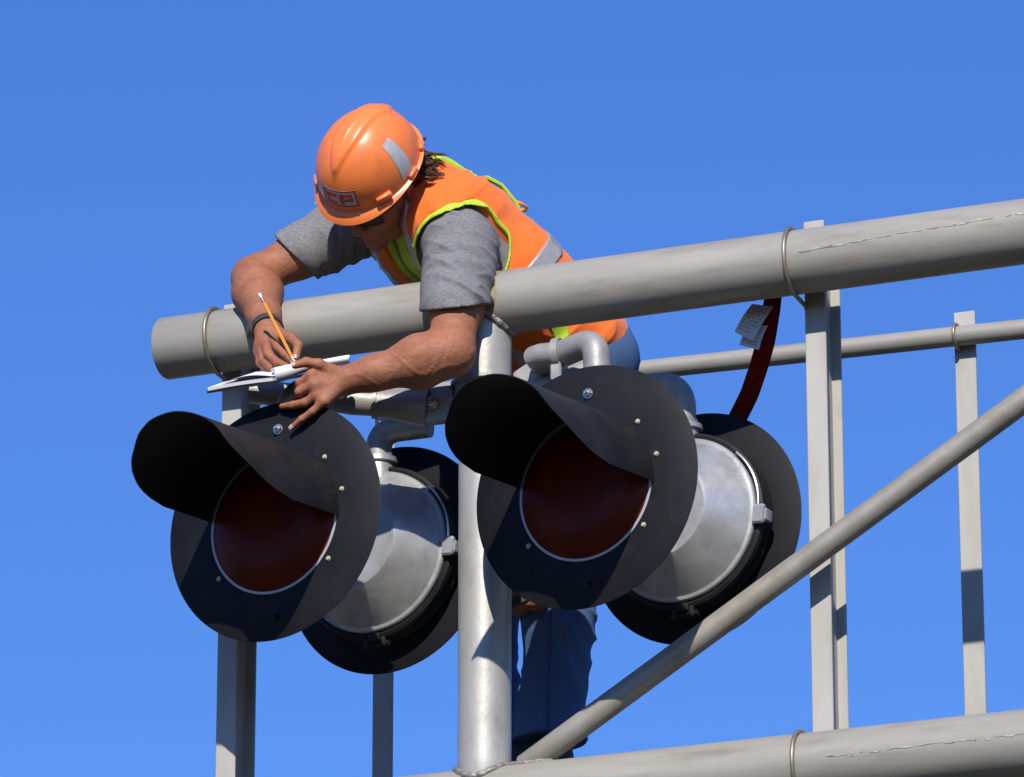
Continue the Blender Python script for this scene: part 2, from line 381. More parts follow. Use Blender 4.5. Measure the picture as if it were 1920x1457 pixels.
# ------------------------------------------------------------------ crossing lights
def crossing_light(C, psi, face, label, Rd, elbow_pts, group):
    """C centre of the background disc; face=+1 lens towards the viewer, -1 lens away"""
    N = -np.array([math.sin(psi), math.cos(psi), 0]) * face
    EX = np.cross(Z, N) * 1.0; EX = unit(EX)                  # to the light's own left
    t = thing('crossing_light', label, 'warning light', [C[0], C[1], C[2] - Rd], group)
    obj('background_disc', lathe(C, N, [(0.150, -.0015), (Rd - .002, -.0015), (Rd, 0), (Rd - .002, .0015), (.150, .0015)], 128, close=True), M['black'], t, sharp=50)
    def dp(ang, rad, h): return C + N * h + (EX * math.sin(ang) + Z * math.cos(ang)) * rad
    RL = 0.171; CC = C - Z * .005
    obj('lens_rim', lathe(CC, N, [(RL - .012, .0018), (RL + .0005, .0018), (RL + .0005, .0045), (RL - .002, .0055), (RL - .012, .004)], 96, close=True), M['rim'], t, sharp=50)
    prof = []
    for i in range(17):
        a = i / 16; prof.append(((RL - .0032) * a, .003 + .034 * (1 - a ** 4.5)))
    obj('lens', lathe(CC, N, prof[::-1], 96), M['lens'], t, sharp=0)
    # visor: cylinder hood, long on top, cut away below
    A = np.linspace(R_(-80), R_(94), 61); vl = 1.0 if face > 0 else .62; rows = []
    key = [(0, .445), (25, .437), (40, .418), (52, .392), (62, .374), (70, .350), (77, .318), (82, .280), (85, .240), (87, .195)]
    for j in range(13):
        w = j / 12; row = []
        for a in A:
            Lx = np.interp(abs(math.degrees(a) - 7), [k[0] for k in key], [k[1] for k in key])
            dg = math.degrees(a) - 7; Lx += .048 * math.exp(-((dg - 56) / 17) ** 2) if dg > 0 else 0
            h = .004 + w * Lx * vl; row.append(dp(a, RL + .0045, h) - Z * (.005 + .098 * h))
        rows.append(row)
    obj('visor', sheet(np.array(rows), .0022), M['visor'], t, sharp=60)
    for ang, s in ((46, 1), (76, 1), (128, 1), (-128, 1)):
        p = dp(R_(ang), RL + .018, .0)
        b = obj('screw', join(lathe(p, N, [(0, .002), (.0062, .002), (.0062, .0035), (.0046, .0035), (.0042, .0065), (0, .0075)], 10)), M['brass'], t)
    for ang, rr in ((2, .222), (178, .230)):
        p = dp(R_(ang), rr, .0)
        obj('bolt', join(lathe(p, N, [(0, .002), (.0125, .002), (.0125, .004), (.0090, .0041)], 20), lathe(p, N, [(.0088, .004), (.0088, .010), (.0045, .010), (.0045, .018), (0, .0185)], 6)), M['bolt' if ang < 90 else 'visor'], t, sharp=30)
    # housing behind the disc
    B = -N
    obj('door_ring', lathe(C, B, [(.196, .003), (.210, .006), (.214, .020), (.209, .034), (.2095, .042), (.215, .050), (.213, .062), (.206, .067), (.199, .065), (.199, .003)], 96, close=True), M['visor'], t, sharp=35)
    obj('housing', lathe(C, B, [(.1985, .036), (.1985, .071), (.196, .075), (.188, .077), (.182, .084), (.122, .166), (.117, .1705), (.110, .1710), (.1095, .1685), (.04, .1710), (0.0, .1715)], 96), M['cast'], t, sharp=25)
    # cap over the conduit entry, on top of the housing
    top = C + B * .052 + Z * .205
    obj('conduit_boss', lathe(top, Z, [(.040, -.04), (.038, .018), (.046, .020), (.046, .032), (.034, .034), (0, .034)], 32), M['cast'], t, sharp=35)
    for sg in (-1, 1):
        obj('bolt', lathe(top + Z * .030 + EX * .037 * sg - B * -.012, Z, [(0, 0), (.008, 0), (.008, .008), (0, .010)], 6), M['bolt'], t, smooth=False)
    # hinge below, latch and bail at the side
    hp = C + B * .055 - Z * .211
    hg = obj('hinge', join(box(hp, EX, B, Z, .030, .030, .022, .003), box(hp + EX * .022 - Z * .012, EX, B, Z, .012, .024, .026, .003), box(hp - EX * .022 - Z * .012, EX, B, Z, .012, .024, .026, .003), tube([hp - EX * .036 - Z * .016, hp + EX * .036 - Z * .016], .007, 10)), M['visor'], t, sharp=30)
    for sd in ((-1,) if face < 0 else (1, -1)):
        q = R_(100) * sd * 1.0
        # for the lights that face away the visible side is the viewer's right
        side = EX * (-sd if face < 0 else sd) * -1.0
        er = unit(side * math.sin(R_(96)) + Z * math.cos(R_(96)))
        lp = C + B * .076 + er * .211; tg = unit(np.cross(er, B))
        obj('latch', join(box(lp, er, tg, B, .030, .046, .016, .004), box(lp + er * .012 + B * -.018, er, tg, B, .012, .030, .034, .003)), M['cast'], t, sharp=30)
        pts = [C + B * .076 + (side * math.sin(R_(a)) + Z * math.cos(R_(a))) * (.207 + .004 * math.sin(R_((a - 50) * 4))) for a in np.linspace(48, 92, 18)]
        obj('bail', tube(pts, .0032, 8), M['bolt'], t)
    # conduit elbow
    P = [np.asarray(p) for p in elbow_pts(top)]
    e = obj('conduit_elbow', tube(arc_path(P, .075, 10), .0315, 28), M['elbow'], t)
    dd = unit(P[1] - P[0])
    obj('collar', lathe(P[-1] + Z * .004, Z, [(.0318, 0), (.037, .002), (.037, .030), (.0318, .034)], 28), M['elbow'], e, sharp=35)
    return t
PSI = R_(30.5)
RD = 0.288
CR = T(1099, 913, -.235); CL = T(515, 977, -.235)
CBR = at_depth(1303, 991, depth_of(CR) + .455); CBL = at_depth(730, 1050, depth_of(CL) + .455)
grp = 'crossing warning lights'
crossing_light(CR, PSI, 1, 'right front warning light, black disc with hooded dark red lens, partly covering the vertical tube', RD,
    lambda top: [T(1058, 662, -.13), np.array([top[0], top[1], T(1122, 652, -.13)[2]]), top], grp)
crossing_light(CL, PSI, 1, "left front warning light, black disc with hooded dark red lens under the worker's hand", RD,
    lambda top: [np.array([top[0], top[1], T(545, 745, -.15)[2]]) + U * .13, np.array([top[0], top[1], T(545, 745, -.15)[2]]), top], grp)
crossing_light(CBR, PSI, -1, 'right rear warning light from behind, silver housing on black disc, behind diagonal brace', RD * .977,
    lambda top: [np.array([top[0], top[1], T(1282, 694, .16)[2]]) - U * .16, np.array([top[0], top[1], T(1282, 694, .16)[2]]), top], grp)
crossing_light(CBL, PSI, -1, 'left rear warning light from behind, silver housing on black disc, left of vertical tube', RD * .977,
    lambda top: [np.array([top[0], top[1], T(714, 786, .16)[2]]) + U * .13, np.array([top[0], top[1], T(714, 786, .16)[2]]), top], grp)

# ------------------------------------------------------------------ bracket on the vertical tube
bz = T(906, 742, -R_V)[2]
bc = np.array([VP_[0], VP_[1], bz])
br = thing('signal_bracket', 'cast grey clamp and cross arm holding the warning lights on the vertical tube', 'bracket', bc - Z * .05)
obj('clamp_band', lathe(bc, Z, [(R_V + .001, -.055), (R_V + .012, -.055), (R_V + .012, .040), (R_V + .020, .044), (R_V + .020, .052), (R_V + .001, .054)], 40, close=True), M['elbow'], br, sharp=30)
for sg in (-1, 1):
    pl = bc + U * sg * (R_V + .040) - NV * .035
    obj('bolt_plate', box(pl, U, NV, Z, .075, .030, .085, .006), M['elbow'], br, sharp=30)
    bl = bc + U * sg * (R_V + .052) - NV * .051 + Z * .002
    obj('bolt', join(lathe(bl, -NV, [(0, 0), (.019, 0), (.019, .004), (.012, .0041)], 20), lathe(bl, -NV, [(.0125, .003), (.0125, .014), (0, .016)], 6)), M['bolt'], br, sharp=30)
la = bc - U * (R_V + .07) - NV * .03
lb = T(706, 756, -.06)
obj('arm_casting', tube([la, la + (lb - la) * .12, la + (lb - la) * .75, lb], [.046, .044, .034, .034], 28), M['elbow'], br, sharp=30)
ld = unit(lb - la)
obj('arm_collar', lathe(lb, ld, [(.030, -.004), (.038, -.003), (.038, .006), (.030, .007)], 28, close=True), M['elbow'], br, sharp=30)
obj('arm_tube', tube([lb, lb + ld * .06, lb + ld * .10, lb + ld * .30], [.031, .033, .030, .028], 24), M['elbow'], br)
ra_ = bc + U * (R_V + .06) - NV * .03
rb2 = T(1130, 690, -.03)
obj('arm_casting', tube([ra_, ra_ + (rb2 - ra_) * .2, rb2], [.046, .040, .033], 28), M['elbow'], br, sharp=30)
cc = T(1000, 668, -.13)
ce = T(1062, 661, -.13); obj('arm_tube', tube([cc + NV * .10, cc + NV * .03, cc + U * .003 + NV * .004, cc + U * .016, ce], [.024, .026, .027, .027, .027], 20), M['elbow'], br)
obj('arm_gusset', box(bc + U * (R_V + .085) - NV * .06 + Z * .045, unit(U + Z * .55), NV, unit(Z - U * .55), .10, .012, .05, .004), M['elbow'], br, sharp=30)
ck = T(1046, 663, -.13)
obj('strap_clamp', lathe(ck - U * .009, U, [(.0325, 0), (.0365, .001), (.0365, .018), (.0325, .019)], 28, close=True), M['elbow'], br, sharp=30)
obj('clamp_ear', box(ck - Z * .045 - NV * .012, U, NV, Z, .026, .012, .048, .003), M['elbow'], br, sharp=30)

# ------------------------------------------------------------------ signed distance modelling for the worker
def dotv(a, b): return a @ b
def rc(P, a, b, ra, rb):
    ba = b - a; pa = P - a; h = np.clip(pa @ ba / (ba @ ba), 0, 1)
    return np.linalg.norm(pa - h[:, None] * ba, axis=1) - (ra + (rb - ra) * h)
def ell(P, c, A, r):
    q = (P - c) @ np.asarray(A).T; r = np.asarray(r, float)
    k0 = np.linalg.norm(q / r, axis=1); k1 = np.linalg.norm(q / (r * r), axis=1) + 1e-9
    return k0 * (k0 - 1) / k1
def smin(a, b, k):
    h = np.maximum(k - np.abs(a - b), 0) / k; return np.minimum(a, b) - h * h * k * .25
def smax(a, b, k): return -smin(-a, -b, k)
def mesh_sdf(fn, lo, hi, h, B=8):
    lo = np.asarray(lo, float); hi = np.asarray(hi, float)
    nb = np.ceil((hi - lo) / (B * h)).astype(int)
    I = np.stack(np.meshgrid(*[np.arange(k) for k in nb], indexing='ij'), -1).reshape(-1, 3)
    cen = lo + (I + .5) * B * h
    I = I[np.abs(fn(cen)) < B * h * 1.05 + .004]
    o = np.arange(B + 1); G = np.stack(np.meshgrid(o, o, o, indexing='ij'), -1).reshape(-1, 3)
    keys, pos, quads = [], [], []
    S = 1 << 20
    def key(c): return ((c[..., 0] + 8).astype(np.int64) * S + (c[..., 1] + 8)) * S + (c[..., 2] + 8)
    CH = 400
    for s in range(0, len(I), CH):
        b = I[s:s + CH]; idx = b[:, None, :] * B + G[None]
        v = fn((lo + idx.reshape(-1, 3) * h)).reshape(len(b), B + 1, B + 1, B + 1)
        ins = v < 0
        cs = np.zeros((len(b), B, B, B), int)
        for dx in (0, 1):
            for dy in (0, 1):
                for dz in (0, 1): cs += ins[:, dx:B + dx, dy:B + dy, dz:B + dz]
        w = np.argwhere((cs > 0) & (cs < 8))
        if not len(w): continue
        acc = np.zeros((len(w), 3)); cnt = np.zeros(len(w))
        n_, i, j, k = w.T
        for ax in range(3):
            for p in (0, 1):
                for q in (0, 1):
                    o0 = [0, 0, 0]; oth = [a for a in range(3) if a != ax]; o0[oth[0]] = p; o0[oth[1]] = q
                    o1 = list(o0); o1[ax] = 1
                    va = v[n_, i + o0[0], j + o0[1], k + o0[2]]; vb = v[n_, i + o1[0], j + o1[1], k + o1[2]]
                    m = (va < 0) != (vb < 0); t = np.where(m, va / np.where(m, va - vb, 1), 0)
                    pp = np.tile(np.array(o0, float), (len(w), 1)); pp[:, ax] = t
                    acc[m] += pp[m]; cnt[m] += 1
        cell = b[n_] * B + np.stack([i, j, k], 1)
        keys.append(key(cell)); pos.append(lo + (cell + acc / cnt[:, None]) * h)
        for ax in range(3):
            d = [0, 0, 0]; d[ax] = 1
            va = ins[:, :B, :B, :B]; vb = ins[:, d[0]:B + d[0], d[1]:B + d[1], d[2]:B + d[2]]
            e = np.argwhere(va != vb)
            if not len(e): continue
            c = b[e[:, 0]] * B + e[:, 1:]; y, z_ = (ax + 1) % 3, (ax + 2) % 3
            ey = np.zeros(3, int); ey[y] = 1; ez = np.zeros(3, int); ez[z_] = 1
            q = np.stack([key(c), key(c - ey), key(c - ey - ez), key(c - ez)], 1)
            fl_ = va[e[:, 0], e[:, 1], e[:, 2], e[:, 3]]; q[~fl_] = q[~fl_][:, ::-1]
            quads.append(q)
    K = np.concatenate(keys); Pp = np.concatenate(pos); Q = np.concatenate(quads)
    od = np.argsort(K); K = K[od]; Pp = Pp[od]
    ix = np.searchsorted(K, Q); ix = np.clip(ix, 0, len(K) - 1); ok = (K[ix] == Q).all(1)
    return Pp, ix[ok]
def np_obj(name, data, mtl, parent, label=None, smooth_it=0):
    V, Q = data; org = wloc(parent) if parent else V.mean(0)
    me = bpy.data.meshes.new(name); me.vertices.add(len(V)); me.vertices.foreach_set('co', (V - org).astype(np.float32).ravel())
    me.loops.add(len(Q) * 4); me.loops.foreach_set('vertex_index', Q.astype(np.int32).ravel())
    me.polygons.add(len(Q)); me.polygons.foreach_set('loop_start', (np.arange(len(Q)) * 4).astype(np.int32))
    me.update(calc_edges=True); me.validate()
    me.polygons.foreach_set('use_smooth', [True] * len(me.polygons)); me.materials.append(mtl)
    o = bpy.data.objects.new(name, me); COL.objects.link(o)
    if parent: o.parent = parent
    else: o.location = Vector(org)
    if smooth_it:
        md = o.modifiers.new('smooth', 'SMOOTH'); md.factor = .5; md.iterations = smooth_it
    if label: o['label'] = label
    return o
def snoise(P, s, seed=0):
    r = np.random.default_rng(seed); out = 0
    for i in range(5):
        d = r.normal(size=3); d /= np.linalg.norm(d); out = out + np.sin(P @ d * s * (1 + .45 * i) + r.uniform(0, 6.28) + 1.3 * np.sin(P @ r.normal(size=3) * s * .6)) / (1 + .35 * i)
    return out / 2.6

# head frame (camera components -> world)
def camv(a, b, c): return unit(rt * a + up * b - fw * c)
HU = camv(-.31, .61, .74); HL = camv(.82, -.22, .53); HL = unit(HL - HU * (HL @ HU)); HF = np.cross(HL, HU)
if HF @ camv(-.48, -.77, .425) < 0: HF = -HF
HA = np.array([HL, HF, HU])
HO = T(708, 346, -.09)
def hp_(l, f, u): return HO + HL * l + HF * f + HU * u

NB = T(806, 376, .05); CH_ = T(832, 440, .11); AB = T(950, 548, .235); PV = T(1040, 655, .36)
Lsh = T(868, 466, -.045); Lel = T(846, 662, -.150); Lwr = T(644, 715, -.225)
Rsh = T(652, 430, .11); Rel = T(476, 522, .0); Rwr = T(502, 620, -.20)
SA = unit(Lsh - Rsh)                                   # towards his left
SP = unit(CH_ - PV)                                    # up the spine
SA = unit(SA - SP * (SA @ SP)); SF = np.cross(SA, SP)  # chest front
if SF @ (HF) < 0: SF = -SF
PA = unit(U * .95 - NV * .25)

def torso(P, e=0.0, low=True):
    d = 1e3
    for s in (-1, 1):
        c, a, p = CH_ + SA * .070 * s, AB + SA * .055 * s, PV + PA * .062 * s
        d1_ = smin(rc(P, c, a, .120, .112), rc(P, a, p, .112, .115), .06)
        d = d1_ if isinstance(d, float) else smin(d, d1_, .08)
    d = smin(d, rc(P, NB, Lsh + SP * .01, .055, .064), .05)
    d = smin(d, rc(P, NB, Rsh + SP * .01, .055, .064), .05)
    d = smin(d, rc(P, CH_, NB, .09, .062), .06)
    return d - e
def arm_l(P, e=0): return smin(rc(P, Lsh, Lel, .066 + e, .051 + e), rc(P, Lsh + SA * -.02, Lsh + (Lel - Lsh) * .55, .070 + e, .062 + e), .03)
def arm_r(P, e=0): return smin(rc(P, Rsh, Rel, .062 + e, .047 + e), rc(P, Rsh + SA * .02, Rsh + (Rel - Rsh) * .5, .066 + e, .054 + e), .03)
def chain(P, pts, rs):
    d = rc(P, pts[0], pts[1], rs[0], rs[1])
    for i in range(1, len(pts) - 1): d = np.minimum(d, rc(P, pts[i], pts[i + 1], rs[i], rs[i + 1]))
    return d
def fore_l(P):
    m = Lel + (Lwr - Lel) * .28
    d = smin(rc(P, Lel, m, .050, .0575), rc(P, m, Lel + (Lwr - Lel) * .72, .0575, .040), .03)
    d = smin(d, rc(P, Lel + (Lwr - Lel) * .7, Lwr, .040, .0315), .02)
    q = P - Lel; ax = unit(Lwr - Lel); t = q @ ax; a_, b_ = frame(ax); an = np.arctan2(q @ a_, q @ b_)
    for k in range(5):
        w = np.sin(an - (k * 1.27 + .9 * np.sin(t * 16 + k) + .5 * np.sin(t * 37 + 2 * k))) ; near = np.exp(-(np.where(np.cos(an - (k * 1.27 + .9 * np.sin(t * 16 + k) + .5 * np.sin(t * 37 + 2 * k))) > 0, w, 2) / .085) ** 2)
        d = d - .0016 * near
    return d - .0012 * np.sin(t * 38 + 2 * np.sin(an * 2))
def fore_r(P):
    m = Rel + (Rwr - Rel) * .28
    d = smin(rc(P, Rel, m, .049, .056), rc(P, m, Rel + (Rwr - Rel) * .72, .056, .039), .03)
    return smin(d, rc(P, Rel + (Rwr - Rel) * .7, Rwr, .039, .032), .02)
HANDL = dict(
    index=[(584, 705, -.275), (562, 718, -.272), (557, 729, -.232), (575, 736, -.195)],
    middle=[(590, 722, -.278), (561, 735, -.272), (562, 746, -.222), (580, 748, -.19)],
    ring=[(596, 740, -.270), (572, 755, -.268), (548, 760, -.262), (529, 762, -.252)],
    pinky=[(608, 752, -.268), (586, 772, -.270), (566, 786, -.268), (549, 800, -.262)],
    thumb=[(622, 697, -.250), (598, 683, -.278), (574, 679, -.290), (553, 685, -.300)])
HANDR = dict(
    index=[(508, 634, -.235), (520, 650, -.268), (534, 664, -.280), (549, 678, -.277)],
    middle=[(497, 641, -.238), (503, 664, -.268), (520, 680, -.277), (543, 689, -.270)],
    ring=[(490, 650, -.234), (493, 674, -.256), (506, 688, -.264), (528, 695, -.258)],
    pinky=[(486, 658, -.226), (487, 680, -.242), (497, 691, -.248), (514, 697, -.244)],
    thumb=[(524, 628, -.215), (546, 636, -.244), (559, 648, -.262), (555, 669, -.272)])
FR = dict(index=(.0125, .0103, .0095, .0078), middle=(.0128, .0106, .0098, .008), ring=(.0124, .0102, .0094, .0077), pinky=(.0115, .0092, .0084, .007), thumb=(.0165, .0128, .0112, .009))
def hand(P, H, W, el):
    d = None
    for k_, js in H.items():
        pts = [T(*j) for j in js]
        if k_ != 'thumb':
            g_ = rc(P, W, pts[0], .024, .0150)
            d = g_ if d is None else smin(d, g_, .012)
    fd = None
    for k_, js in H.items():
        pts = [T(*j) for j in js]
        f_ = chain(P, pts, FR[k_])
        for jn in (1, 2):   # knuckles
            f_ = smin(f_, np.linalg.norm(P - pts[jn], axis=1) - FR[k_][jn] * 1.06, .004)
        fd = f_ if fd is None else smin(fd, f_, .0022)
    th = [T(*j) for j in H['thumb']]
    d = smin(d, rc(P, W + (th[0] - W) * .2, th[0], .022, .0165), .014)
    return smin(d, fd, .008)
def head(P):
    q = (P - HO) @ HA.T
    I3 = np.eye(3); v = lambda *a: np.array(a, float)
    d = ell(q, v(0, -.006, .022), I3, (.077, .098, .094))
    d = smin(d, ell(q, v(0, .030, -.045), I3, (.064, .066, .078)), .04)
    d = smin(d, rc(q, v(-.040, .045, -.092), v(0, .082, -.112), .020, .019), .03)
    d = smin(d, rc(q, v(.040, .045, -.092), v(0, .082, -.112), .020, .019), .03)
    for s in (-1, 1):
        d = smin(d, rc(q, v(.058 * s, -.012, -.045), v(.045 * s, .04, -.092), .016, .018), .03)
        d = smin(d, np.linalg.norm(q - v(.042 * s, .066, -.036), axis=1) - .022, .025)       # cheek
        d = smax(d, -(np.linalg.norm(q - v(.034 * s, .112, -.006), axis=1) - .020), .014)    # socket
        d = smin(d, np.linalg.norm(q - v(.033 * s, .079, -.007), axis=1) - .0135, .003)      # eye
    d = smin(d, rc(q, v(-.040, .084, .014), v(.040, .084, .014), .011, .011), .014)
    d = smin(d, rc(q, v(0, .094, .004), v(0, .118, -.036), .009, .0125), .010)
    for s in (-1, 1): d = smin(d, np.linalg.norm(q - v(.0125 * s, .106, -.041), axis=1) - .0085, .006)
    d = smin(d, ell(q, v(0, .085, -.070), I3, (.034, .018, .024)), .014)
    d = smax(d, -rc(q, v(-.024, .102, -.0735), v(.024, .102, -.0735), .0035, .0035), .005)
    for s in (-1, 1):
        d = smin(d, rc(q, v(-.0, .102, -.067), v(.020 * s, .095, -.071), .0052, .003), .005)
        d = smin(d, rc(q, v(-.0, .1005, -.081), v(.018 * s, .094, -.078), .0062, .0035), .005)
        th = R_(-22) * s; A = np.array([[math.cos(th), math.sin(th), 0], [-math.sin(th), math.cos(th), 0], [0, 0, 1.0]])
        ear = ell(q, v(.083 * s, -.012, -.022), A, (.009, .021, .034))
        ear = smax(ear, -ell(q, v(.092 * s, -.006, -.018), A, (.008, .011, .018)), .006)
        d = smin(d, ear, .008)
    return d
def skin_fn(P):
    d = np.full(len(P), 1.0)
    def add(c, r, f, k):
        m = np.linalg.norm(P - c, axis=1) < r
        if m.any(): d[m] = smin(d[m], f(P[m]), k)
    add((CH_ + PV) / 2, .60, lambda Q: torso(Q, -.012), .01)
    add((Lsh + Lel) / 2, .33, arm_l, .03); add((Rsh + Rel) / 2, .33, arm_r, .03)
    add((Lel + Lwr) / 2, .30, fore_l, .03); add((Rel + Rwr) / 2, .30, fore_r, .03)
    add(HO, .28, head, .02)
    add((HO + NB) / 2, .30, lambda Q: rc(Q, hp_(0, -.030, -.055), NB + SF * .01, .056, .062), .03)
    cl = T(585, 735, -.25); add(cl, .22, lambda Q: hand(Q, HANDL, Lwr, Lel), .012)
    cr = T(520, 662, -.25); add(cr, .22, lambda Q: hand(Q, HANDR, Rwr, Rel), .012)
    return d
allp = np.array([NB, CH_, AB, PV, Lsh, Lel, Lwr, Rsh, Rel, Rwr, HO, T(525, 700, -.3), T(549, 805, -.3)])
LO, HI = allp.min(0) - .2, allp.max(0) + .2
ZH = T(1040, 1395, .4)[2]
foot = T(1030, 1440, .42)
person = thing('person', 'worker in grey shirt, orange safety vest and jeans leaning over the pipe to write', 'person', [foot[0], foot[1], foot[2] - .05])
np_obj('body', mesh_sdf(skin_fn, LO, HI, .0034), M['skin'], person, smooth_it=2)
# nails
def nail(H, k_, sz=.0075):
    pts = [T(*j) for j in H[k_]]; d = unit(pts[-1] - pts[-2]); nrm = unit(-NV + Z * .2); nrm = unit(nrm - d * (nrm @ d)); s = np.cross(d, nrm)
    c = pts[-1] + d * .001 + nrm * (FR[k_][-1] * .93)
    rows = [[c + d * (a * sz) + s * (b * sz * .72) - nrm * (.0028 * b * b + .0012 * a * a) for b in np.linspace(-1, 1, 7)] for a in np.linspace(-1, 1, 7)]
    return sheet(np.array(rows), .0012)
for H, k_ in ((HANDL, 'thumb'), (HANDL, 'pinky'), (HANDR, 'thumb'), (HANDR, 'index')):
    obj('fingernail', nail(H, k_), M['nail'], person)

# shirt
hemL = Lsh + (Lel - Lsh) * .575; dL = unit(Lel - Lsh); hemR = Rsh + (Rel - Rsh) * .56; dR = unit(Rel - Rsh)
dLh = unit(rt * .106 - up * .994); dRh = unit(-rt * .71 - up * .70)
def folds(P, o, ax, freq, tw, seed):
    q = P - o; t = q @ ax; a_, b_ = frame(ax); an = np.arctan2(q @ a_, q @ b_)
    w = t * freq + tw * np.sin(an + .6) + 1.1 * np.sin(an * 2 + t * 30 + seed) + .9 * np.sin(t * 47 + seed * 2)
    return np.sin(w) * (.55 + .45 * np.sin(an * 1.5 + t * 14 + seed))
def crease(P, o, ax, freq, tw, seed):
    q = P - o; t = q @ ax; a_, b_ = frame(ax); an = np.arctan2(q @ a_, q @ b_)
    w = t * freq + tw * np.sin(an + seed) + .8 * np.sin(an * 2 + t * 22 + seed) + .5 * np.sin(t * 40 + an * 3)
    return (1 - np.abs(np.sin(w))) ** 2.2 * np.clip(.25 + .9 * np.sin(an * 1.3 + t * 9 + seed * 2), 0, 1)
def shirt_fn(P):
    d = torso(P, .003)
    sl = arm_l(P, .011); sl = smin(sl, rc(P, Lsh - rt * .006, hemL - rt * .006, .078, .077), .02)
    sr = arm_r(P, .009); sr = smin(sr, rc(P, Rsh, hemR, .067, .064), .02)
    sl = sl - .0042 * folds(P, Lsh, dL, 125, 2.6, 1.0) - .0025 * np.abs(snoise(P, 28, 3)) - .0060 * crease(P, Lsh, unit(dL - SA * .35), 62, 1.6, 1.7) - .0042 * crease(P, Lsh, unit(dL + SA * .6), 88, 1.2, 4.1)
    sr = sr - .0030 * folds(P, Rsh, dR, 120, 2.4, 2.4) - .0025 * np.abs(snoise(P, 30, 5)) - .0042 * crease(P, Rsh, unit(dR + SF * .3), 66, 1.6, 2.9) - .003 * crease(P, Rsh, unit(dR - SF * .6), 90, 1.2, 5.2)
    sl = smax(sl, (P - hemL) @ dLh, .004); sr = smax(sr, (P - hemR) @ dRh, .004)
    d = smin(d - .002 * snoise(P, 40, 9), smin(sl, sr, .01), .025)
    return np.maximum(d, -(rc(P, NB + unit(HO - NB) * .045, HO, .066, .07)))
shirt = np_obj('shirt', mesh_sdf(shirt_fn, LO, HI, .0036), M['shirt'], person, smooth_it=3)

# vest
lat = lambda P: (P - CH_) @ SA
def vbase(P):
    d = torso(P, .017)
    d = d - .005 * snoise(P, 22, 11) - .0035 * np.abs(snoise(P, 40, 12)) + .0012 - .007 * crease(P, CH_, unit(SP + SA * .5), 30, 1.2, .8) - .007 * crease(P, AB, unit(SP - SA * .3), 44, 1.5, 3.3) - .004 * crease(P, NB, unit(SA + SP * .3), 40, 1.4, 2.1)
    hem = (PV - P) @ SP - .075
    return smax(d, hem, .006)
axL = unit(SA * .75 + SF * .55 + (Lel - Lsh) * .6); axR = unit(-SA * .8 + SF * .4 + (Rel - Rsh) * .5)
cLh = T(866, 480, -.045) - axL * .02; cRh = Rsh - axR * .02
def hole(P, c, ax, r):
    q = P - c; t = q @ ax; return np.maximum(np.linalg.norm(q - t[:, None] * ax, axis=1) - r, -t - .06)
def cutL(P): return hole(P, cLh, axL, .113)
def cutR(P): return hole(P, cRh, axR, .100)
def vneck(P):
    q = P - NB; f = q @ SF; l = np.abs(q @ SA); s = -(q @ SP)
    return np.maximum(np.minimum(l - np.clip(.062 - .16 * s, .0, .07), np.linalg.norm(q - SF * .02, axis=1) - .055), -f - .02 - .5 * np.maximum(0, -s))
def vest_fn(P): return smax(smax(smax(vbase(P), -cutL(P), .006), -cutR(P), .006), -vneck(P), .004)
vest = np_obj('safety_vest', mesh_sdf(vest_fn, LO, HI, .0040), M['vest'], person, smooth_it=1)
def trimfn(c, r): return lambda P: np.sqrt(np.maximum(np.abs(vbase(P)), 0) ** 2 + c(P) ** 2) - r
np_obj('armhole_trim', mesh_sdf(trimfn(cutL, .0038), LO, HI, .0026), M['lime'], vest, smooth_it=3)
np_obj('armhole_trim', mesh_sdf(trimfn(cutR, .0038), LO, HI, .0026), M['lime'], vest, smooth_it=3)
def strip(off, slab):
    return lambda P: np.maximum(np.maximum(vest_fn(P) - off, slab(P)), -vest_fn(P) - .012)
np_obj('reflective_stripe', mesh_sdf(strip(.0032, lambda P: np.maximum(np.maximum(np.abs(np.abs(lat(P)) - .085) - .020, (P - CH_) @ SP - .02), (P - CH_) @ SF)), LO, HI, .0036), M['silver'], vest)
np_obj('reflective_stripe', mesh_sdf(strip(.0042, lambda P: np.abs((P - AB) @ SP - .02) - .024), LO, HI, .0036), M['silver'], vest)
np_obj('reflective_stripe', mesh_sdf(strip(.0032, lambda P: np.maximum(np.abs(np.abs(lat(P)) - .088) - .018, -((P - CH_) @ SF))), LO, HI, .0036), M['silver'], vest)

# harness: webbing over the vest with a ring on the back
def hslab(P): return np.abs(np.abs(lat(P)) - .030 - .25 * np.maximum(0, (P - CH_) @ SP)) - .020
har = np_obj('harness_webbing', mesh_sdf(lambda P: np.maximum(strip(.0075, hslab)(P), (P - CH_) @ SF), LO, HI, .0036), M['lime'], person, label='lime harness webbing over the back of the vest')
dc = CH_ - SF * .160 - SP * .03
obj('harness_pad', box(dc, SA, SF, SP, .085, .014, .10, .006), M['web'], person, sharp=30)
pts = [dc - SF * .012 - SP * .02 + SA * .030 * math.cos(q) + (unit(-SP - SF * .5)) * (.034 + .034 * math.sin(q)) for q in np.linspace(0, 2 * math.pi, 28, endpoint=False)]
obj('d_ring', tube(pts, .0045, 10, closed=True), M['pencil'], person)
obj('lime_loop', tube([dc - SF * .012 + SP * .05 + SA * .03, dc - SF * .026 + SP * .01 + SA * .03, dc - SF * .022 - SP * .05 + SA * .028, dc - SF * .004 - SP * .08 + SA * .026], .006, 8), M['lime'], person)
np_obj('chest_strap', mesh_sdf(lambda P: np.maximum(np.maximum(shirt_fn(P) - .006, np.abs(np.abs(lat(P)) - .03) - .02), -((P - CH_) @ SF)), LO, HI, .0036), M['lime'], person)

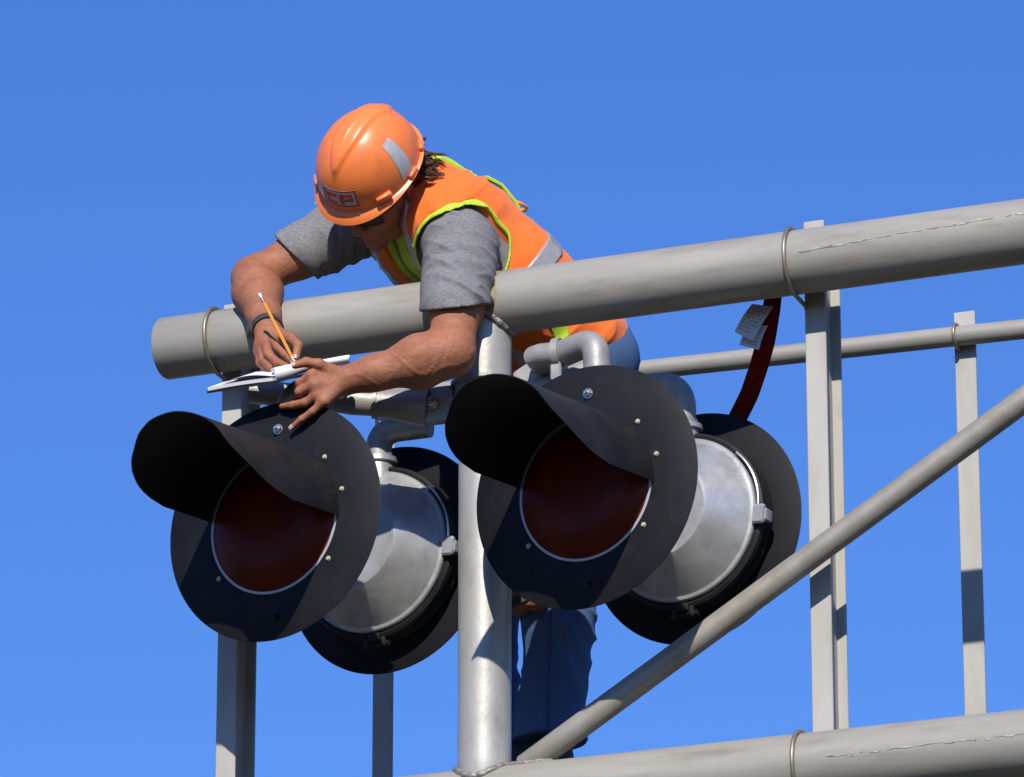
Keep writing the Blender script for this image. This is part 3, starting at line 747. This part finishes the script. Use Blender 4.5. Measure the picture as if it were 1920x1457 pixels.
q0 = T(1070, 625, .25)
np_obj('harness_strap', mesh_sdf(lambda P: np.maximum(np.maximum(vest_fn(P) - .006, np.abs((P - q0) @ U) - .017), np.maximum(-vest_fn(P) - .012, np.linalg.norm(P - q0, axis=1) - .13)), q0 - .2, q0 + .2, .0036), M['lime'], person)

# jeans
LHp, RHp = PV + PA * .075 - Z * .04, PV - PA * .075 - Z * .04
LK, LA_ = T(1046, 1172, .36), T(1032, 1388, .43)
RK, RA_ = T(925, 1120, .42), T(922, 1388, .50)
def jeans_fn(P):
    d = rc(P, PV - PA * .055, PV + PA * .055, .122, .122)
    d = smin(d, rc(P, PV - PA * .055 - SP * .05, PV + PA * .055 - SP * .05, .120, .120), .05)
    d = smin(d, rc(P, LHp, LK, .100, .080), .05); d = smin(d, rc(P, RHp, RK, .095, .064), .04)
    d = smin(d, rc(P, LK, LA_, .082, .078), .03); d = smin(d, rc(P, RK, RA_, .062, .058), .03)
    d = smin(d, rc(P, LA_ + Z * .03, LA_ - Z * .01, .074, .088), .03)
    d = d - .004 * snoise(P, 18, 21) - .0015 * np.sin((P @ Z) * 55 + 4 * np.sin(P @ U * 21 + P @ Z * 9) + 3 * np.sin(P @ NV * 23))
    d = d - .007 * crease(P, LA_, unit(Z + U * .25), 42, 1.3, .6) - .006 * crease(P, LK, unit(Z - U * .3), 34, 1.6, 2.2)
    return smax(smax(d, LA_[2] - P[:, 2] - .005, .006), (P - PV) @ SP - .05, .01)
jl = np.minimum(np.minimum(LA_, RA_), PV) - .22; jh = np.maximum(np.maximum(LA_, RA_), PV) + .22
jns = np_obj('jeans', mesh_sdf(jeans_fn, jl, jh, .0052), M['denim'], person, smooth_it=2)
seam = []
for yy in np.linspace(1150, 1384, 40):
    lo_, hi_ = T(1026 + .03 * (1384 - yy), yy, .05), T(1026 + .03 * (1384 - yy), yy, .40)
    tt = np.linspace(0, 1, 240); line = lo_ + (hi_ - lo_) * tt[:, None]; ins_ = np.where(jeans_fn(line) < .001)[0]
    if len(ins_): seam.append(line[ins_[0]])
M['seam'] = mat('denim_seam', (0.05, 0.09, 0.19), 0.9)
if len(seam) > 3: obj('seam', tube(seam, .0022, 6), M['seam'], jns)
def boot(a, sd):
    toe = unit(-NV * .9 + U * sd)
    def fn(P):
        d = rc(P, a + Z * .02, a - Z * .07, .052, .050); d = smin(d, rc(P, a - Z * .075, a - Z * .085 + toe * .13, .048, .042), .04)
        return smax(d, (a[2] - .125) - P[:, 2], .008)
    return fn
for a, sd in ((LA_, -.2), (RA_, .35)):
    np_obj('boot', mesh_sdf(boot(a, sd), a - .26, a + .2, .006), M['boot'], person, smooth_it=2)

# hair: loose strands below the back of the hard hat
def hair():
    out = []
    for i in range(90):
        l = random.uniform(-.020, .084); u0 = random.uniform(-.070, .035)
        f0 = -.096 * math.sqrt(max(.05, 1 - (l / .088) ** 2 - ((u0 - .01) / .13) ** 2))
        p = hp_(l, f0, u0); d = unit(-HF * random.uniform(.6, 1.0) - HU * random.uniform(.0, .8) + HL * random.uniform(.15, .65))
        n = 12; ln = random.uniform(.055, .095); e1, e2 = frame(d, rng.normal(size=3)); ph = random.uniform(0, 6.28); cr = random.uniform(.004, .009); path = [p]
        for q in range(n):
            d = unit(d + np.array([.03, -.02, -.07])); p = p + d * ln / n
            w = (q + 1) / n; path.append(p + (e1 * math.cos(ph + w * 7.5) + e2 * math.sin(ph + w * 7.5)) * cr * w)
        for j in range(26):
            o1, o2, o3 = rng.normal(size=3) * .0034; fl2 = random.random() < .12; cut = random.randint(8, n)
            pts = [q + (e1 * o1 + e2 * o2) * (1.25 - .55 * (k / n) if not fl2 else 1 + 1.6 * k / n) for k, q in enumerate(path[:cut + 1])]
            out.append(tube(pts, [.0013] * (len(pts) - 2) + [.0009, .0004], 3))
    return join(*out)
hr = obj('hair', hair(), M['hair'], person, sharp=0)
hr['kind'] = 'stuff'
def hair_base(P):
    q = (P - HO) @ HA.T
    d = ell(q, np.array([0, -.030, -.010]), np.eye(3), (.080, .084, .075)) - .004 * snoise(q, 90, 31)
    return np.maximum(d, q[:, 1] + .018)
np_obj('scalp_hair', mesh_sdf(hair_base, HO - .16, HO + .16, .004), M['hair'], person)

# ------------------------------------------------------------------ hard hat
HC = hp_(0, -.004, .075)
hat = thing('hard_hat', 'orange hard hat with white sticker and grey strip on the worker leaning over', 'hard hat', HC)
RX, RF, RB, RZ = .1165, .136, .140, .124
def shell(az, el, off=0.0):
    """az from the front towards his left, el from the crown (0) to the rim (about 105 deg)"""
    cl, cf = math.sin(az) * math.sin(el), math.cos(az) * math.sin(el)
    fr = RF if cf > 0 else RB
    x, y, zz = RX * cl, fr * cf, RZ * math.cos(el)
    if el > math.pi / 2: zz = -RZ * (el - math.pi / 2) * .92; s_ = 1 + .10 * (el - math.pi / 2); x, y = RX * math.sin(az) * s_, fr * math.cos(az) * s_
    # raised V panel along the crown
    e2 = math.degrees(el); lx = abs(x)
    if cf > 0: w = .036 * max(0, min(1, (62 - e2) / 46)) 
    else: w = .036 * max(0, min(1, (80 - e2) / 30))
    bump = 0
    if w > .001: t_ = max(0, min(1, (w - lx) / .011)); bump = .0062 * t_ * t_ * (3 - 2 * t_) * min(1, w / .014)
    mid = max(0, 1 - lx / .010); bump += .0018 * mid * mid * (1 if w > .012 else 0)
    n = unit([x / RX ** 2, y / fr ** 2, zz / RZ ** 2 if el < math.pi / 2 else 0])
    p = np.array([x, y, zz]) + n * (bump + off)
    return HC + HL * p[0] + HF * p[1] + HU * p[2]
def dome():
    rows = []
    for i in range(44):
        el = R_(0.5 + (97.5 - .5) * i / 43); rows.append([shell(2 * math.pi * k / 128, el) for k in range(128)])
    return sheet(np.array(rows), .0028, wrap=True)
obj('shell', dome(), M['helmet'], hat, sharp=70)
def brim():
    rows = []
    for j in range(9):
        w = j / 8; row = []
        for k in range(128):
            az = 2 * math.pi * k / 128; c = math.cos(az); f_ = max(0, c)
            ext = .0095 + .017 * f_ ** 1.6
            base = shell(az, R_(96)); n = unit(HL * math.sin(az) + HF * math.cos(az))
            row.append(base + n * (ext * w - .001) - HU * (.004 * w + .016 * w * w * f_ ** 2 + .002))
        rows.append(row)
    return sheet(np.array(rows), .0040, wrap=True)
obj('brim', brim(), M['helmet'], hat, sharp=70)
for az, wd, hgt, thk in ((54, .040, .016, .014), (-54, .034, .014, .012), (94, .034, .016, .010), (-88, .034, .016, .010), (128, .030, .016, .010), (-128, .030, .016, .010)):
    a = R_(az); p = shell(a, R_(89 if abs(az) < 60 else 95), .004); n = unit(HL * math.sin(a) + HF * math.cos(a)); tg = np.cross(HU, n)
    obj('accessory_slot', box(p, tg, n, HU, wd, thk, hgt, .003), M['helmet'], hat, sharp=60)
def patch(az0, az1, el0, el1, off, na=10, ne=10, th=.0006, skew=0):
    rows = [[shell(R_(az0 + (az1 - az0) * j / na + skew * i / ne), R_(el0 + (el1 - el0) * i / ne), off) for j in range(na + 1)] for i in range(ne + 1)]
    return sheet(np.array(rows), th)
obj('grey_strip', patch(87, 104, 43, 90, .0022, skew=-7), M['tape'], hat)
st = obj('sticker', patch(-18, 27, 67, 87, .0022), M['sticker'], hat)
def bar(x0, x1, y0, y1):   # in sticker units: x 0..1 left to right as read, y 0..1 top to bottom
    az = lambda x: -18 + 45 * x
    return patch(az(x0), az(x1), 67 + 20 * y0, 67 + 20 * y1, .0030, 6, 4)
obj('sticker_edge', join(bar(0, 1, 0, .06), bar(0, 1, .94, 1), bar(0, .03, .06, .94), bar(.97, 1, .06, .94)), M['cover'], st)
obj('letter', join(bar(.10, .45, .18, .38), bar(.10, .22, .38, .66), bar(.10, .45, .66, .86)), M['red'], st)
obj('letter', join(bar(.52, .64, .18, .86), bar(.64, .90, .18, .36), bar(.80, .90, .36, .50), bar(.64, .90, .50, .66)), M['red'], st)

# ------------------------------------------------------------------ glasses
gl = thing('safety_glasses', 'dark safety glasses on the face under the hard hat brim', 'glasses', hp_(0, .11, 0))
def glens(s):
    rows = [[hp_(s * (.010 + .050 * a) , .112 - .030 * a * a - .004 * b * b, -.006 + b * .017 - .004 * a) for a in np.linspace(0, 1, 10)] for b in np.linspace(-1, 1, 8)]
    return sheet(np.array(rows), .002)
for s in (-1, 1):
    obj('lens', glens(s), M['glass'], gl)
    obj('temple', tube([hp_(s * .060, .082, .002), hp_(s * .078, .050, .004), hp_(s * .082, -.005, .004)], .0028, 8), M['web'], gl)
obj('bridge', tube([hp_(-.012, .112, .004), hp_(0, .116, .007), hp_(.012, .112, .004)], .0024, 8), M['web'], gl)

# ------------------------------------------------------------------ watch
wd_ = unit(T(500, 640, -.24) - Rel); wc = Rel + (Rwr - Rel) * .985
wa = unit(Rwr - Rel); wx, wy = frame(wa)
watch = thing('wristwatch', 'black wristwatch on the wrist of the writing hand', 'watch', wc)
rows = [[wc + wa * t + (wx * math.cos(q) + wy * math.sin(q)) * .0375 for q in np.linspace(0, 2 * math.pi, 48, endpoint=False)] for t in (-.0115, .0115)]
obj('band', sheet(np.array(rows), .0028, wrap=True), M['web'], watch, sharp=50)
wdir = unit(T(470, 628, -.24) - wc); wdir = unit(wdir - wa * (wdir @ wa)); fc = wc + wdir * .0375
obj('watch_case', lathe(fc, wdir, [(0, 0), (.0205, 0), (.0215, .003), (.0215, .009), (.019, .0115), (.0175, .0105)], 32), M['web'], watch, sharp=30)
obj('watch_face', lathe(fc, wdir, [(.0178, .0105), (.008, .0112), (0, .0114)], 32), M['glass'], watch)

# ------------------------------------------------------------------ pencil
pa, pb = T(487, 552, -.325), T(553, 681, -.284); pd = unit(pb - pa)
pen = thing('pencil', 'orange yellow pencil held in the writing hand', 'pencil', pb)
obj('shaft', tube([pa + pd * .020, pb - pd * .016], .0038, 6), M['pencil'], pen, smooth=False)
obj('point', tube([pb - pd * .016, pb - pd * .004, pb], [.0038, .0012, .0003], 8), M['paper'], pen)
obj('ferrule', tube([pa + pd * .008, pa + pd * .010, pa + pd * .012, pa + pd * .014, pa + pd * .021], [.0040, .0044, .0040, .0044, .0041], 12), M['bolt'], pen)
obj('eraser', tube([pa - pd * .003, pa, pa + pd * .009], [.0022, .0037, .0038], 12), M['paper'], pen)

# ------------------------------------------------------------------ notebook
A1, G1 = T(389, 733, -.300), T(513, 714, -.312)
A2, G2 = T(424, 721, -.185), T(560, 702, -.195)
E1, E2 = T(640, 690, -.205), T(650, 682, -.13)
nb_ = thing('notebook', 'open white paper notebook with black cover held over the left light', 'notebook', (A1 + G2) / 2)
nn = unit(np.cross(G1 - A1, A2 - A1)); nn = nn if nn[2] > 0 else -nn
def slab(a, b, c, d, h0, h1, bow=0.0, nu=12, nv=6):
    rows = []
    for i in range(nu):
        s = i / (nu - 1); rows.append([(a * (1 - s) + b * s) * (1 - t) + (d * (1 - s) + c * s) * t + nn * ((h0 + h1) / 2 + bow * math.sin(math.pi * s)) for t in np.linspace(0, 1, nv)])
    return sheet(np.array(rows), h1 - h0)
obj('cover', slab(A1 + (A1 - G1) * .012, G1, G2, A2, -.0060, -.0008), M['cover'], nb_, sharp=40)
obj('cover', slab(G1, E1, E2, G2, -.0035, -.0008), M['cover'], nb_, sharp=40)
obj('page_block', slab(A1 + (G1 - A1) * .01, G1 - (G1 - A1) * .01, G2, A2, 0, .0075, .002), M['paper'], nb_, sharp=40)
obj('page', slab(A1 + (G1 - A1) * .22, G1, G2, A2 + (G1 - A1) * .2, .0105, .0113, .010), M['paper'], nb_, sharp=40)
def curl():
    a, b = T(513, 702, -.297), T(652, 674, -.195); ax = unit(b - a); s1 = unit(-NV * .9 - Z * .15); s1 = unit(s1 - ax * (s1 @ ax)); s2 = np.cross(ax, s1); s2 = s2 if s2[2] > 0 else -s2
    rings = []; m = 28
    for i in range(18):
        w = i / 17; c = a + (b - a) * w; rv = .0150 * (1 - w) + .0085 * w + .0015 * math.sin(w * 8); rh = .006 + .002 * w
        ring = []
        for k in range(m):
            q = 2 * math.pi * k / m; y = math.sin(q); ring.append(c + s1 * (math.cos(q) * rh + .006 * (1 - y * y)) + s2 * (y * rv + .002 * math.sin(w * 3.1)) + ax * (.004 * math.sin(q * 2) if i in (0, 17) else 0))
        rings.append(ring)
    V = np.array(rings).reshape(-1, 3); Fc = grid_faces(18, m, True); Fc.append(list(range(m))[::-1]); Fc.append([17 * m + k for k in range(m)])
    return V, Fc
obj('curled_page', curl(), M['paper'], nb_, sharp=60)
obj('binding', tube([T(511, 716, -.302), T(510, 706, -.304), T(514, 698, -.300)], .0024, 8), M['cover'], nb_)

# ------------------------------------------------------------------ red strap with labels
def ribbon(pts, wdirs, w, th):
    rows = [[p + wd * w * s for s in np.linspace(-.5, .5, 5)] for p, wd in zip(pts, wdirs)]
    return sheet(np.array(rows), th)
sp_ = [(1458, 470, .085), (1452, 540, .10), (1447, 575, .115), (1436, 640, .17), (1422, 690, .22), (1405, 740, .27), (1380, 790, .31), (1345, 840, .34)]
cp = [T(*p) for p in sp_]
fine = []
for i in range(len(cp) - 1):
    for t in np.linspace(0, 1, 5, endpoint=False): fine.append(cp[i] * (1 - t) + cp[i + 1] * t)
fine.append(cp[-1]); fine = [fine[0]] + [(fine[i - 1] + fine[i] * 2 + fine[i + 1]) / 4 for i in range(1, len(fine) - 1)] + [fine[-1]]
wds = []
for i, p in enumerate(fine):
    t = unit(fine[min(i + 1, len(fine) - 1)] - fine[max(i - 1, 0)]); w = i / (len(fine) - 1); tw = R_(62 - 34 * min(1, w * 1.6))
    a = unit(np.cross(t, NV)); wds.append(a * math.cos(tw) + unit(np.cross(a, t)) * math.sin(tw))
strap = tag(obj('lanyard_strap', ribbon(fine, wds, .044, .0022), M['redweb'], None, sharp=60), 'dark red webbing strap hanging from the pipe behind the right light', 'strap')
def paper_tag(corners, name):
    a, b, c, d = [T(*p) for p in corners]; rows = []
    n_ = unit(np.cross(b - a, d - a))
    for i in range(10):
        s = i / 9; rows.append([(a * (1 - s) + b * s) * (1 - t) + (d * (1 - s) + c * s) * t + n_ * .006 * math.sin(math.pi * s) for t in np.linspace(0, 1, 6)])
    return np.array(rows)
M['tagpaper'] = mat('label_paper', (0.62, 0.62, 0.60), 0.8)
M['print'] = mat('grey_print', (0.22, 0.22, 0.23), 0.8)
tg_ = thing('strap_label', 'pale printed label tags stitched to the red strap', 'label', T(1420, 600, .08))
for cs in (((1410, 570, .085), (1377, 622, .075), (1412, 640, .08), (1450, 575, .09)), ((1402, 615, .10), (1386, 647, .095), (1423, 656, .10), (1440, 610, .105))):
    G = paper_tag(cs, 'tag'); lab = obj('label_sheet', sheet(G, .0008), M['tagpaper'], tg_)
    ln = []
    nrm = unit(np.cross(G[-1, 0] - G[0, 0], G[0, -1] - G[0, 0])); nrm = nrm if nrm @ NV < 0 else -nrm
    for r in range(1, 9):
        for c0 in np.arange(.10, .85, .16):
            if random.random() < .25: continue
            w = random.uniform(.07, .13)
            def gp(s, t):
                x = s * 9; i = min(int(x), 8); f = x - i; y = t * 5; j = min(int(y), 4); g_ = y - j
                return (G[i, j] * (1 - f) * (1 - g_) + G[i + 1, j] * f * (1 - g_) + G[i, j + 1] * (1 - f) * g_ + G[i + 1, j + 1] * f * g_) + nrm * .0009
            s0, s1 = r / 9.5, r / 9.5 + .03
            ln.append((np.array([gp(s0, c0), gp(s1, c0), gp(s1, c0 + w), gp(s0, c0 + w)]), [[0, 1, 2, 3]]))
    obj('small_print', join(*ln), M['print'], lab, smooth=False)

# ------------------------------------------------------------------ tool pouch low on the thigh
tp = T(992, 1094, .27)
pouch = thing('tool_pouch', 'tan leather tool pouch hanging by the leg below the right front light', 'pouch', tp - Z * .05)
def pfn(P):
    q = P - tp; d = np.stack([np.abs(q @ U) - .040, np.abs(q @ NV) - .022, np.abs(q @ Z) - .055], 1)
    return np.linalg.norm(np.maximum(d, 0), axis=1) + np.minimum(d.max(1), 0) - .012 - .003 * snoise(P, 60, 41)
np_obj('pouch_body', mesh_sdf(pfn, tp - .14, tp + .14, .004), M['leather'], pouch, smooth_it=2)
obj('strap', ribbon([tp - NV * .037 + U * .05 - Z * .032, tp - NV * .040 - Z * .047, tp - NV * .037 - U * .05 - Z * .06], [Z] * 3, .022, .003), M['web'], pouch)

# ------------------------------------------------------------------ walkway the worker stands on
wz = LA_[2] - .128
w0 = (LA_ + RA_) / 2; w0 = np.array([w0[0], w0[1], wz]) - NV * .06
walk = thing('walkway', 'narrow metal slat walkway under the boots of the worker behind the lower pipe', 'walkway', w0 - Z * .05)
for i in range(9):
    obj('slat', box(w0 + NV * (-.20 + .05 * i) - Z * .010, U, NV, Z, 1.2, .036, .018, .002), M['beam'], walk, sharp=30)
for sg in (-.5, .5):
    obj('bearer', box(w0 + U * sg - Z * .041, U, NV, Z, .05, .56, .04, .003), M['beam'], walk, sharp=30)
